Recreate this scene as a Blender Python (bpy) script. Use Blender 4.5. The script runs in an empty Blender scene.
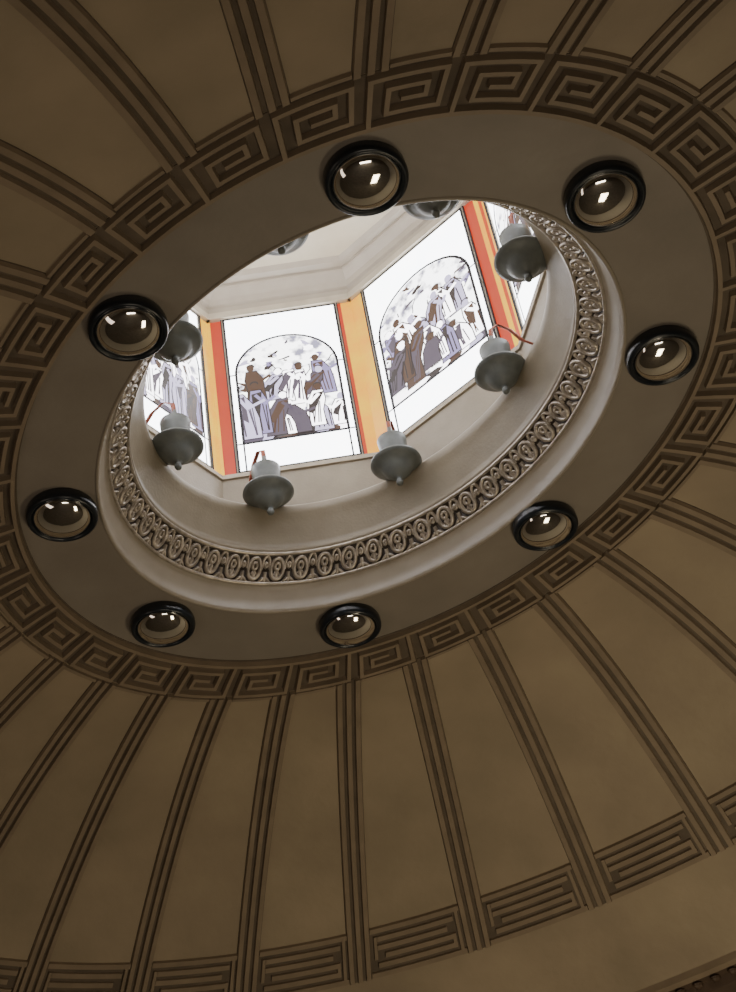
import numpy as np, math, bpy, random
from mathutils import Matrix, Vector
P=[3.6153, 3.4073, 0.0005, 0.7132, -0.1784, 1523.6727, 1.5858, 1.3301, -0.0394, 2.6118, -0.6375, -0.0033, 0.8211, 0.7426, 1.5298, -0.2626, 0.6379, 0.254, -0.3525, -0.1349, 0.7778]
def getA(e,t):
    c,s_=math.cos(t),math.sin(t); Rm=np.array([[c,-s_],[s_,c]])
    return Rm@np.diag([math.exp(e),math.exp(-e)])@Rm.T
def camv(p):
    d,h,yaw,pit,roll,f=p[:6]
    fw=np.array([math.sin(yaw)*math.cos(pit),math.cos(yaw)*math.cos(pit),math.sin(pit)])
    r=np.cross(fw,[0,0,1]); r/=np.linalg.norm(r); u=np.cross(r,fw)
    return np.array([0,-d,-h]),r*math.cos(roll)+u*math.sin(roll),-r*math.sin(roll)+u*math.cos(roll),fw,f
S=2.0
d,h,yaw,pit,roll,f,phi=P[:7]; EE,TH=P[19],P[20]; PW=phi+P[15]+.025; PF=phi+P[18]+.008
A=getA(EE,TH)   # the dome is oval in plan
def M(r,z,a):
    c,s_=math.cos(a),math.sin(a)
    return (S*(A[0,0]*r*c+A[0,1]*r*s_),S*(A[1,0]*r*c+A[1,1]*r*s_),S*z)
col=bpy.context.scene.collection
random.seed(7)
def mat(name,c,rough=.7,metal=0,noise=.12,nscale=6,bump=.0,c2=None,emit=0,lo=.3,hi=.7):
    m=bpy.data.materials.new(name); m.use_nodes=True; nt=m.node_tree; b=nt.nodes['Principled BSDF']
    b.inputs['Roughness'].default_value=rough; b.inputs['Metallic'].default_value=metal
    tc=nt.nodes.new('ShaderNodeTexCoord'); n=nt.nodes.new('ShaderNodeTexNoise'); n.inputs['Scale'].default_value=nscale; n.inputs['Detail'].default_value=6
    nt.links.new(tc.outputs['Object'],n.inputs['Vector'])
    rp=nt.nodes.new('ShaderNodeValToRGB'); rp.color_ramp.elements[0].position=lo; rp.color_ramp.elements[1].position=hi
    c2=c2 or c
    rp.color_ramp.elements[0].color=(*[x*(1-noise) for x in c],1); rp.color_ramp.elements[1].color=(*[min(1,x*(1+noise)) for x in c2],1)
    nt.links.new(n.outputs['Fac'],rp.inputs['Fac'])
    if emit:
        nt.links.new(rp.outputs['Color'],b.inputs['Emission Color']); b.inputs['Emission Strength'].default_value=emit
        b.inputs['Base Color'].default_value=(.02,.02,.02,1)
    else: nt.links.new(rp.outputs['Color'],b.inputs['Base Color'])
    if bump:
        n2=nt.nodes.new('ShaderNodeTexNoise'); n2.inputs['Scale'].default_value=nscale*8; n2.inputs['Detail'].default_value=4
        nt.links.new(tc.outputs['Object'],n2.inputs['Vector'])
        bp=nt.nodes.new('ShaderNodeBump'); bp.inputs['Strength'].default_value=bump; bp.inputs['Distance'].default_value=.02
        nt.links.new(n2.outputs['Fac'],bp.inputs['Height']); nt.links.new(bp.outputs['Normal'],b.inputs['Normal'])
    return m
m_pan=mat('plaster_panel',(.31,.25,.175),.5,noise=.16,nscale=1.1,bump=.25)
m_band=mat('plaster_band',(.235,.205,.172),.45,noise=.1,nscale=2,bump=.1)
m_fil=mat('plaster_fillet',(.24,.187,.133),.42,noise=.12,nscale=5)
m_grv=mat('groove_shade',(.115,.088,.063),.7,noise=.2)  # shade between the fillets, put into the colour of the groove beds
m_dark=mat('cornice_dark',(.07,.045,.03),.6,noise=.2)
m_lip=mat('plaster_lip',(.31,.27,.215),.36,noise=.06)
m_lceil=mat('plaster_lantern_ceiling',(.44,.38,.28),.45,noise=.06)
m_drum=mat('plaster_drum',(.28,.24,.18),.45,noise=.08,bump=.08)
m_wall=mat('plaster_wall',(.42,.38,.31),.6,noise=.08)
m_floor=mat('stone_floor',(.22,.20,.17),.4,noise=.2,nscale=2)
m_orn=mat('ornament_bronze',(.44,.39,.33),.3,metal=.5,noise=.3,nscale=20)
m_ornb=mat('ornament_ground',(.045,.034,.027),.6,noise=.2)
m_black=mat('bezel_black',(.010,.014,.020),.28,noise=.1)
m_mir=mat('lens_mirror',(.96,.95,.93),.05,metal=1,noise=.02)
m_fin=mat('finial_grey',(.12,.132,.128),.42,noise=.2,nscale=12)
m_lead=mat('lead_came',(.02,.02,.025),.6,metal=.3)
m_frame=mat('window_frame_paint',(.4,.35,.27),.5)
m_rust=mat('red_iron',(.25,.06,.03),.5,noise=.2)
def em(name,c,st,c2=None,sc=4,lo=.3,hi=.7):
    return mat(name,c,.35,noise=0,nscale=sc,c2=c2,emit=st,lo=lo,hi=hi)
g_white=em('glass_white',(.9,.95,1),9,(1,1,1))
g_pic=em('glass_picture_pale',(.12,.115,.16),6,(1,1,1),9,.36,.50)
g_yel=em('glass_amber',(1,.34,.0),1.75,(1,.60,.0),2.5)
g_red=em('glass_red',(1,.03,.0),.85,(1,.08,.0),3)
g_f=[em('glass_fig_%d'%i,c,st) for i,(c,st) in enumerate([((.06,.035,.045),.5),((.17,.13,.20),.9),((.38,.32,.62),1.6),((.20,.08,.035),.6),((.55,.5,.72),2.6),((.95,.92,.95),7)])]
class MB:
    def __init__(s): s.v=[];s.f=[];s.m=[]
    def quad(s,a,b,c,d_,m): 
        n=len(s.v); s.v+= [a,b,c,d_]; s.f.append((n,n+1,n+2,n+3)); s.m.append(m)
    def grid(s,pts,m,cu=False,cv=False):
        nu=len(pts);nv=len(pts[0]);n=len(s.v)
        for row in pts: s.v+=row
        for i in range(nu if cu else nu-1):
            for j in range(nv if cv else nv-1):
                i2=(i+1)%nu;j2=(j+1)%nv
                s.f.append((n+i*nv+j,n+i2*nv+j,n+i2*nv+j2,n+i*nv+j2)); s.m.append(m)
    def poly(s,pts,m):
        n=len(s.v); s.v+=pts; s.f.append(tuple(range(n,n+len(pts)))); s.m.append(m)
    def obj(s,name,mats,smooth=False,parent=None):
        me=bpy.data.meshes.new(name); me.from_pydata([tuple(map(float,p)) for p in s.v],[],s.f)
        for m in mats: me.materials.append(m)
        me.polygons.foreach_set('material_index',s.m)
        if smooth: me.polygons.foreach_set('use_smooth',[True]*len(s.f))
        me.update(); o=bpy.data.objects.new(name,me); col.objects.link(o)
        if parent: o.parent=parent
        return o
def ringprof(mb,prof,m,n=320):
    mb.grid([[M(r,z,2*math.pi*i/n) for (r,z) in prof] for i in range(n)],m,cu=True)
def zd(r): return -.246*max(0,r-1.0)**2
def D(r,a,off):
    zp=-.492*max(0,r-1.0); l=math.hypot(1,zp)
    return M(r+zp/l*off,zd(r)-off/l,a)
def fillet(mb,fn,u0,u1,v0,v1,nu,nv,hh,m,bu,bv,base=-.002):
    us=[u0+bu+(u1-u0-2*bu)*i/nu for i in range(nu+1)]; vs=[v0+bv+(v1-v0-2*bv)*i/nv for i in range(nv+1)]
    uo=[u0+(u1-u0)*i/nu for i in range(nu+1)]; vo=[v0+(v1-v0)*i/nv for i in range(nv+1)]
    mb.grid([[fn(u,v,hh) for v in vs] for u in us],m)
    for (ui,uu) in ((us[0],uo[0]),(us[-1],uo[-1])):
        mb.grid([[fn(ui,v,hh) for v in vs],[fn(uu,v,base) for v in vo]],m)
    for (vi,vv) in ((vs[0],vo[0]),(vs[-1],vo[-1])):
        mb.grid([[fn(u,vi,hh) for u in us],[fn(u,vv,base) for u in uo]],m)
NR=32; st=2*math.pi/NR; DR=phi
RE=2.96
mb=MB()
ringprof(mb,[(.878+(1.145-.878)*i/6,zd(.878+.267*i/6)) for i in range(7)],1)
ringprof(mb,[(1.145+(RE-1.145)*i/40,zd(1.145+(RE-1.145)*i/40)) for i in range(41)],0)
mb.obj('ceiling',[m_pan,m_band],True)
# ribs
mb=MB()
R0,R1=1.335,2.65
for k in range(NR):
    ak=DR+k*st
    fn=lambda r,s_,off:D(r,ak+s_/r,off)
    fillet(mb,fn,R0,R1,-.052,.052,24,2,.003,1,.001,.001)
    for c in (-.037,0,.037): fillet(mb,fn,R0,R1,c-.0135,c+.0135,24,1,.017,0,.002,.004)
    fa=lambda r,t,off:D(r,ak+.05/r+t*(st-.10/r),off)
    fillet(mb,fa,1.338,1.354,0,1,1,5,.014,0,.002,.001)
    b0=R1-.185
    fillet(mb,fa,b0,R1,0,1,3,6,.003,1,.001,.001)
    w=.0135
    def hs(i,t0,t1): 
        rc=b0+.012+i*.0322
        fillet(mb,fa,rc-w,rc+w-.004,t0,t1,1,6,.015,0,.003,.001)
    def vsx(t,i0,i1):
        fillet(mb,fa,b0+.012+i0*.0322-w,b0+.012+i1*.0322+w-.004,t-.02,t+.02,2,1,.015,0,.002,.003)
    hs(0,0,1);hs(1,.08,.92);hs(2,.16,.92);hs(3,.08,.84);hs(4,.08,.92);hs(5,0,1)
    vsx(.04,0,5) ; vsx(.94,1,3); vsx(.10,3,4)
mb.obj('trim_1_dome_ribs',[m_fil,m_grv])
# greek key
mb=MB()
K0,K1=1.145,1.332
for k in range(NR):
    ak=DR+k*st
    fn=lambda v,u,off:D(K0+(K1-K0)*(v+.6)/7.2,ak+u/9*st,off)
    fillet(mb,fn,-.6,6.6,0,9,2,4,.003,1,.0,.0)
    hw=.38
    def seg(u0,v0,u1,v1):
        if u0>u1:u0,u1=u1,u0
        if v0>v1:v0,v1=v1,v0
        nv=max(1,int(abs(u1-u0)))
        fillet(mb,fn,v0-hw,v1+hw,u0-hw,u1+hw,2,nv,.024,0,.12,.12)
    pts=[(0,0),(0,6),(7.2,6),(7.2,1.5),(1.8,1.5),(1.8,4.5),(5.6,4.5),(5.6,3),(3.4,3)]
    for a,b in zip(pts,pts[1:]): seg(*a,*b)
    seg(0,0,9,0)
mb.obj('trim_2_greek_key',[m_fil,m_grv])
mb=MB()
ringprof(mb,[(.880,0),(.878,-.006),(.874,-.008),(.869,-.004),(.866,.006),(.868,.02),(.862,.045),(.852,.068),(.845,.083),(.838,.088),(.835,.098)],0)
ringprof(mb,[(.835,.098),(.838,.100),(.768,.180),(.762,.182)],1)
ringprof(mb,[(.762,.182),(.757,.186),(.755,.195),(.762,.205),(.757,.22),(.745,.25),(.73,.285),(.718,.31),(.709,.322),(.703,.335),(.702,.352),(.708,.362),(.716,.366),(.86,.38)],2)
mb.obj('trim_3_oculus_moulding',[m_lip,m_ornb,m_drum],True)
# ornament frieze
mb=MB()
NM=54
MW=2*math.pi*.8/NM
p0=np.array([.838,.100]);p1=np.array([.768,.180]);tv=p1-p0;Lb=np.hypot(*tv);nn=np.array([-tv[1],tv[0]])/Lb
if nn[0]>0: nn=-nn
def B(u,v,w,a0):
    q=p0+tv*v+nn*w
    return M(q[0],q[1],a0+u*2*math.pi/NM)
def tube(a0,path,rad,w0=.004,close=False,k=5):
    n=len(path); rows=[]
    for i in range(n):
        pa=path[(i-1)%n] if close or i>0 else path[0]; pb=path[(i+1)%n] if close or i<n-1 else path[-1]
        du=(pb[0]-pa[0])*MW; dv=(pb[1]-pa[1])*Lb; l=math.hypot(du,dv) or 1; du/=l;dv/=l
        rr=rad*(1 if close else (.55+.45*math.sin(math.pi*min(1,(i+.5)/n))))
        row=[]
        for j in range(k+1):
            t=math.pi*j/k; o_=math.cos(t)*rr; w=w0+math.sin(t)*rr*1.6 -.004
            row.append(B(path[i][0]-dv*o_/MW,path[i][1]+du*o_/Lb,w,a0))
        rows.append(row)
    mb.grid(rows,0,cu=close)
for i in range(NM):
    a0=i*2*math.pi/NM
    C_=lambda cu,cv,ru,rv,n=14,t0=0,t1=2*math.pi:[(cu+ru*math.cos(t0+(t1-t0)*q/n),cv+rv*math.sin(t0+(t1-t0)*q/n)) for q in range(n)]
    tube(a0,C_(.5,.5,.27,.36,18),.0075,close=True)
    tube(a0,C_(.5,.58,.10,.12,10),.0065,close=True)
    tube(a0,[(.5,.16),(.5,.3),(.5,.42)],.008)
    tube(a0,[(.38,.30),(.42,.38),(.5,.30),(.58,.38),(.62,.30)],.0045)
    tube(a0,[(.16*math.cos(t),.62+.30*math.sin(t)*(1 if math.sin(t)>0 else 1.6)) for t in np.linspace(-.3,math.pi+.3,13)],.0065)
    tube(a0,C_(0,.62,.06,.08,8),.006,close=True)
    tube(a0,[(-.24,.04),(-.12,.14),(0,.22),(.12,.14),(.24,.04)],.0065)
    tube(a0,[(0,.05),(0,.2),(0,.4)],.008)
for v in (0.0,1.0):
    n=256
    rows=[]
    for i in range(n):
        row=[]
        for j in range(7):
            t=2*math.pi*j/6; q=p0+tv*(v+.07*math.cos(t))+nn*(.004+.008*math.sin(t))
            row.append(M(q[0],q[1],2*math.pi*i/n))
        rows.append(row)
    mb.grid(rows,0,cu=True)
mb.obj('trim_4_ornate_frieze',[m_orn],True)
# lantern octagon
RW,ZB,ZT=.84,P[13]-.12,P[14]-.01
cor=[M(RW,0,PW+j*math.pi/4) for j in range(8)]
def side(i):
    a=np.array(cor[i%8][:2]);b=np.array(cor[(i+1)%8][:2])
    tt=(b-a)/np.linalg.norm(b-a); n=np.array([-tt[1],tt[0]]); 
    if n@(a+b)>0:n=-n
    def fn(t,z,off=0):
        q=a+(b-a)*t+n*off*S
        return (q[0],q[1],z*S)
    return fn
def box(mb,fn,t0,t1,z0,z1,o0,o1,m):
    p=[fn(t,z,o) for t in (t0,t1) for z in (z0,z1) for o in (o0,o1)]
    for fc in ((0,1,3,2),(4,6,7,5),(0,4,5,1),(2,3,7,6),(0,2,6,4),(1,5,7,3)): mb.quad(*[p[x] for x in fc],m)
mb=MB()
ZC=ZT+.16
for i in range(8):
    fn=side(i)
    mb.quad(fn(0,.37),fn(1,.37),fn(1,ZB),fn(0,ZB),0)
    mb.quad(fn(0,ZT),fn(1,ZT),fn(1,ZC+.1),fn(0,ZC+.1),0)
mb.obj('wall_lantern',[m_drum])
mb=MB()
def octring(mb,prof,m):
    mb.grid([[M(r,z,PW+j*math.pi/4) for r,z in prof] for j in range(8)],m,cu=True)
octring(mb,[(.845,ZT+.03),(.82,ZT+.035),(.815,ZT+.06),(.80,ZT+.065),(.79,ZT+.09),(.76,ZT+.12),(.75,ZT+.125),(.75,ZT+.14),(.72,ZT+.145),(.70,ZC)],0)
mb.obj('trim_5_lantern_cornice',[m_lip])
mb=MB(); mb.poly([M(.86,ZC,PW+j*math.pi/4) for j in range(8)],0); mb.obj('ceiling_lantern',[m_lceil])
# windows
def strip(mb,fn,path,w,off,m):
    for (x0,y0),(x1,y1) in zip(path,path[1:]):
        dx,dy=x1-x0,y1-y0; l=math.hypot(dx,dy) or 1; px,py=-dy/l*w,dx/l*w; ex,ey=dx/l*w*.6,dy/l*w*.6
        mb.quad(*[fn(*q,off) for q in ((x0+px-ex,y0+py-ey),(x0-px-ex,y0-py-ey),(x1-px+ex,y1-py+ey),(x1+px+ex,y1+py+ey))],m)
Y_,R_=2,3
START={0:[(0,.072,Y_),(.072,1,R_)],1:[(0,1,Y_)],7:[(0,.03,Y_),(.03,1,R_)],6:[(0,1,Y_)]}
END={0:[(0,.02,Y_),(.02,1,R_)],7:[(0,1,Y_)],6:[(0,.045,R_),(.045,.075,Y_),(.075,1,R_)],1:[(0,1,R_)]}
for i in range(8):
    f0=side(i); asp=.64/(ZT-ZB)
    TE=.115
    W2=(1-2*TE)*asp
    fn=lambda x,y,off=0:f0(TE+(1-2*TE)*(x/W2),ZB+(ZT-ZB)*y,off)
    mb=MB()
    q_=lambda t0,t1,m: mb.quad(f0(t0,ZB,.001),f0(t1,ZB,.001),f0(t1,ZT,.001),f0(t0,ZT,.001),m)
    T1=TE-.018
    for t0,t1,m in START.get(i,[(0,1,Y_ if i%2 else R_)]): q_(t0,min(t1,T1),m)
    for t0,t1,m in END.get(i,[(0,1,R_ if i%2 else Y_)]): q_(1-min(t1,T1),1-t0,m)
    for t in (T1,1-T1): box(mb,f0,t-.003,t+.003,ZB,ZT,-.01,.010,1)
    for (t0,t1) in ((T1,TE),(1-TE,1-T1)): box(mb,f0,t0,t1,ZB,ZT,-.01,.006,0)
    box(mb,f0,0,1,ZT,ZT+.035,-.01,.022,0); box(mb,f0,0,1,ZB-.02,ZB,-.01,.01,0)
    mb.quad(fn(0,0),fn(W2,0),fn(W2,1),fn(0,1),4)
    x0,x1=.06*W2,.94*W2; y0,ys=.17,.61; xc=(x0+x1)/2; ra=(x1-x0)/2; rb=.22
    arch=[(x0,y0),(x0,ys)]+[(xc-ra*math.cos(t),ys+rb*math.sin(t)) for t in np.linspace(.1,math.pi-.1,18)]+[(x1,ys),(x1,y0)]
    mb.poly([fn(*p,.002) for p in arch],5)
    rnd=random.Random(20+i)
    cl=lambda x:min(max(x,x0+.004),x1-.004)
    def blob(cx,cy,rx,ry,m,off,n=10,jit=.15,rot=0):
        pts=[]
        for q in range(n):
            t=2*math.pi*q/n; k=1+rnd.uniform(-jit,jit); ax,ay=rx*k*math.cos(t),ry*k*math.sin(t)
            X=cx+ax*math.cos(rot)-ay*math.sin(rot); Y=cy+ax*math.sin(rot)+ay*math.cos(rot)
            X=min(max(X,x0+.005),x1-.005); Y=max(Y,y0+.005)
            if Y>ys:
                mx=ys+rb*math.sqrt(max(0,1-((X-xc)/ra)**2))*.98; Y=min(Y,mx)
            pts.append(fn(X,Y,off))
        mb.poly(pts,m)
    for q in range(34): blob(rnd.uniform(x0,x1),rnd.uniform(.44,.80),rnd.uniform(.006,.035),rnd.uniform(.005,.018),6+rnd.choice([1,2,4,3,0,0,5]),.0022+q*.00003,10,.5,rnd.uniform(-.8,.8))
    # bare branches / rock lines in the sky part
    for q in range(10):
        xx,yy=rnd.uniform(x0+.03,x1-.03),rnd.uniform(.46,.62); pa=[(xx,yy)]
        for z_ in range(3):
            xx=cl(xx+rnd.uniform(-.03,.03)); yy=min(yy+rnd.uniform(.01,.04),.70); pa.append((xx,yy))
        strip(mb,fn,pa,.0028,.0033,6+rnd.choice([0,3,1]))
    for q in range(9): blob(x0+(x1-x0)*(q+.5)/9,y0+.025,.06,rnd.uniform(.02,.05),6+rnd.choice([0,3,1,4,5]),.0034+q*.00002,8,.35)
    for row,nf,hl,hm,bl,bm in ((0,6,.20,.28,.20,.28),(1,8,.18,.36,.01,.10)):
      for q in range(nf):
        cx=x0+(x1-x0)*(q+.5)/nf+rnd.uniform(-.02,.02); hh=rnd.uniform(hl,hm); by=y0+rnd.uniform(bl,bm); o=.0037+row*.0016+q*.0002
        if row==0: cx=cx*.8+xc*.2
        lean=rnd.uniform(-.06,.06); c=6+rnd.choice([5,5,4,1,5,4,2,3]); c2=6+rnd.choice([0,1,0,3])
        body=[(-.045,0),(-.04,.35*hh),(-.045+lean*.5,.6*hh),(-.025+lean,.82*hh),(.025+lean,.82*hh),(.042+lean*.5,.6*hh),(.04,.3*hh),(.05,0)]
        mb.poly([fn(cl(cx+a),by+b,o) for a,b in body],c)
        ol=[(cl(cx+a),by+b) for a,b in body]; strip(mb,fn,ol+[ol[0]],.0026,o+.00003,6)
        for z_ in range(5):
            xx=cx+rnd.uniform(-.035,.035); strip(mb,fn,[(cl(xx),by+.02),(cl(xx+rnd.uniform(-.01,.01)+lean*.4),by+.55*hh)],.0028,o+.00005,c2)
        mb.poly([fn(cl(cx+a),by+b,o+.00008) for a,b in ((-.03+lean,.78*hh),(.02+lean,.75*hh),(.035,.35*hh),(.01,.28*hh))],c2)
        sgn=rnd.choice([-1,1]); strip(mb,fn,[(cl(cx+lean),by+.72*hh),(cl(cx+sgn*.04+lean),by+.55*hh),(cl(cx+sgn*.07),by+.66*hh)],.008,o+.0001,c)
        blob(cx+lean*1.1,by+.95*hh,.021,.016,6+rnd.choice([0,5]),o+.00012,9,.1)
        blob(cx+lean*1.1,by+.9*hh,.018,.022,6+rnd.choice([3,4,5]),o+.00015,9,.1)
    strip(mb,fn,arch+[arch[0]],.006,.008,1)
    for p in (((x0,ys),(0,ys)),((x1,ys),(W2,ys)),((x0,y0),(x0,0)),((x1,y0),(x1,0)),((0,y0),(x0,y0)),((x1,y0),(W2,y0))): strip(mb,fn,p,.004,.0078,1)
    for p in (((0,0),(0,1)),((W2,0),(W2,1)),((0,.005),(W2,.005)),((0,.995),(W2,.995))): strip(mb,fn,p,.005,.0082,1)
    mb.obj('window_%d'%(i+1),[m_frame,m_lead,g_yel,g_red,g_white,g_pic]+g_f)
def lathe(mb,prof,c,m,n=40):
    mb.grid([[(c[0]+S*r*math.cos(2*math.pi*i/n),c[1]+S*r*math.sin(2*math.pi*i/n),c[2]+S*z) for r,z in prof] for i in range(n)],m,cu=True)
for k in range(8):
    c=M(1,zd(1),phi+k*math.pi/4); mb=MB()
    lathe(mb,[(.112,.002),(.117,-.010),(.118,-.030),(.115,-.040),(.109,-.045),(.103,-.043),(.099,-.037),(.097,-.027)],c,0)
    lathe(mb,[(.098,-.029)]+[(.098*math.sin(t),-.029-.040*math.cos(t)) for t in np.linspace(math.pi/2,0.001,16)],c,1)
    mb.obj('round_ceiling_light' if k==0 else 'round_ceiling_light.%03d'%k,[m_black,m_mir],True)
for k in range(8):
    a=PF+k*math.pi/4; z0=P[17]-.005
    c=M(P[16],z0,a); mb=MB()
    lathe(mb,[(.001,0),(.010,.004),(.014,.014),(.010,.025),(.008,.030),(.018,.036),(.036,.050),(.054,.070),(.062,.088),(.084,.098),(.096,.106),(.094,.114),(.075,.122),(.055,.130),(.047,.140),(.050,.165),(.054,.20),(.056,.225),(.046,.235),(.038,.238),(.030,.25),(.012,.262),(.008,.29),(.001,.30)],c,0,36)
    pts=[(P[16],z0+.285),(P[16]+.005,z0+.33),(P[16]+.04,z0+.36),(P[16]+.09,z0+.34),(P[16]+.13,z0+.29),(P[16]+.185,z0+.27)]
    rows=[]
    for r,z in pts:
        q=M(r,z,a); rows.append([(q[0]+.018*math.cos(t),q[1]+.018*math.sin(t),q[2]+.014*math.sin(t)) for t in np.linspace(0,2*math.pi,9)[:-1]])
    mb.grid(rows,1,cv=True)
    mb.obj('pendant_lamp' if k==0 else 'pendant_lamp.%03d'%k,[m_fin,m_rust],True)
# cornice, wall, floor
mb=MB()
zr=zd(RE)
ringprof(mb,[(RE,zr),(RE,zr-.03),(RE+.03,zr-.04)],0,160)
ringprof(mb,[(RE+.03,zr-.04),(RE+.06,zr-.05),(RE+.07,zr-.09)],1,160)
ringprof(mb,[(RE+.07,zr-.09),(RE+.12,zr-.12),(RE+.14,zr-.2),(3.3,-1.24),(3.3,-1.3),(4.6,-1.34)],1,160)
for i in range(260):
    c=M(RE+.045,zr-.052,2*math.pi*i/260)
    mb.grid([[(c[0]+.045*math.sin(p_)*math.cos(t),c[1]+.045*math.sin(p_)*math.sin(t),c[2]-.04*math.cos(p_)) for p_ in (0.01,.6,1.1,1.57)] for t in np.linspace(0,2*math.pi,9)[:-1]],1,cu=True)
mb.obj('trim_6_dome_cornice',[m_fil,m_dark])
ZF=-h-.8
mb=MB(); ringprof(mb,[(4.6,-1.34),(4.6,ZF)],0,96); mb.obj('wall_round',[m_wall])
mb=MB(); mb.poly([M(4.7,ZF,2*math.pi*i/64) for i in range(64)],0); mb.obj('floor',[m_floor])
def area(loc,tgt,size,e,c,sy=None):  # unseen lights, added to brighten the dome and streak the lenses
    l=bpy.data.lights.new('added_fill_light','AREA'); l.energy=e; l.color=c; l.shape='RECTANGLE'; l.size=size; l.size_y=sy or size
    o=bpy.data.objects.new('added_fill_light',l); o.location=loc; o.rotation_euler=(Vector(tgt)-Vector(loc)).to_track_quat('-Z','Y').to_euler(); col.objects.link(o)
area((1.0,-5.2,ZF*S+.7),(1.3,4.8,-1.6),3.2,115,(1,.87,.68),sy=1.2)
area((-5.4,-2.6,-5.0),(-3.5,0,0),1.2,30,(1,.82,.66),sy=4.6)
area((2.0,1.6,ZF*S+.8),(1.4,5.8,-1.7),1.2,185,(1,.85,.58),sy=4.6)
w=bpy.data.worlds.new('w'); bpy.context.scene.world=w; w.use_nodes=True; w.node_tree.nodes['Background'].inputs[0].default_value=(.5,.6,.8,1); w.node_tree.nodes['Background'].inputs[1].default_value=.3
o,r,u,fw,ff=camv(P)
cd=bpy.data.cameras.new('camera'); co=bpy.data.objects.new('camera',cd); col.objects.link(co); bpy.context.scene.camera=co
cd.sensor_fit='VERTICAL'; cd.sensor_height=36; cd.lens=ff/992*36
mw=Matrix.Identity(4)
for i in range(3): mw[i][0]=r[i];mw[i][1]=u[i];mw[i][2]=-fw[i];mw[i][3]=o[i]*S
co.matrix_world=mw
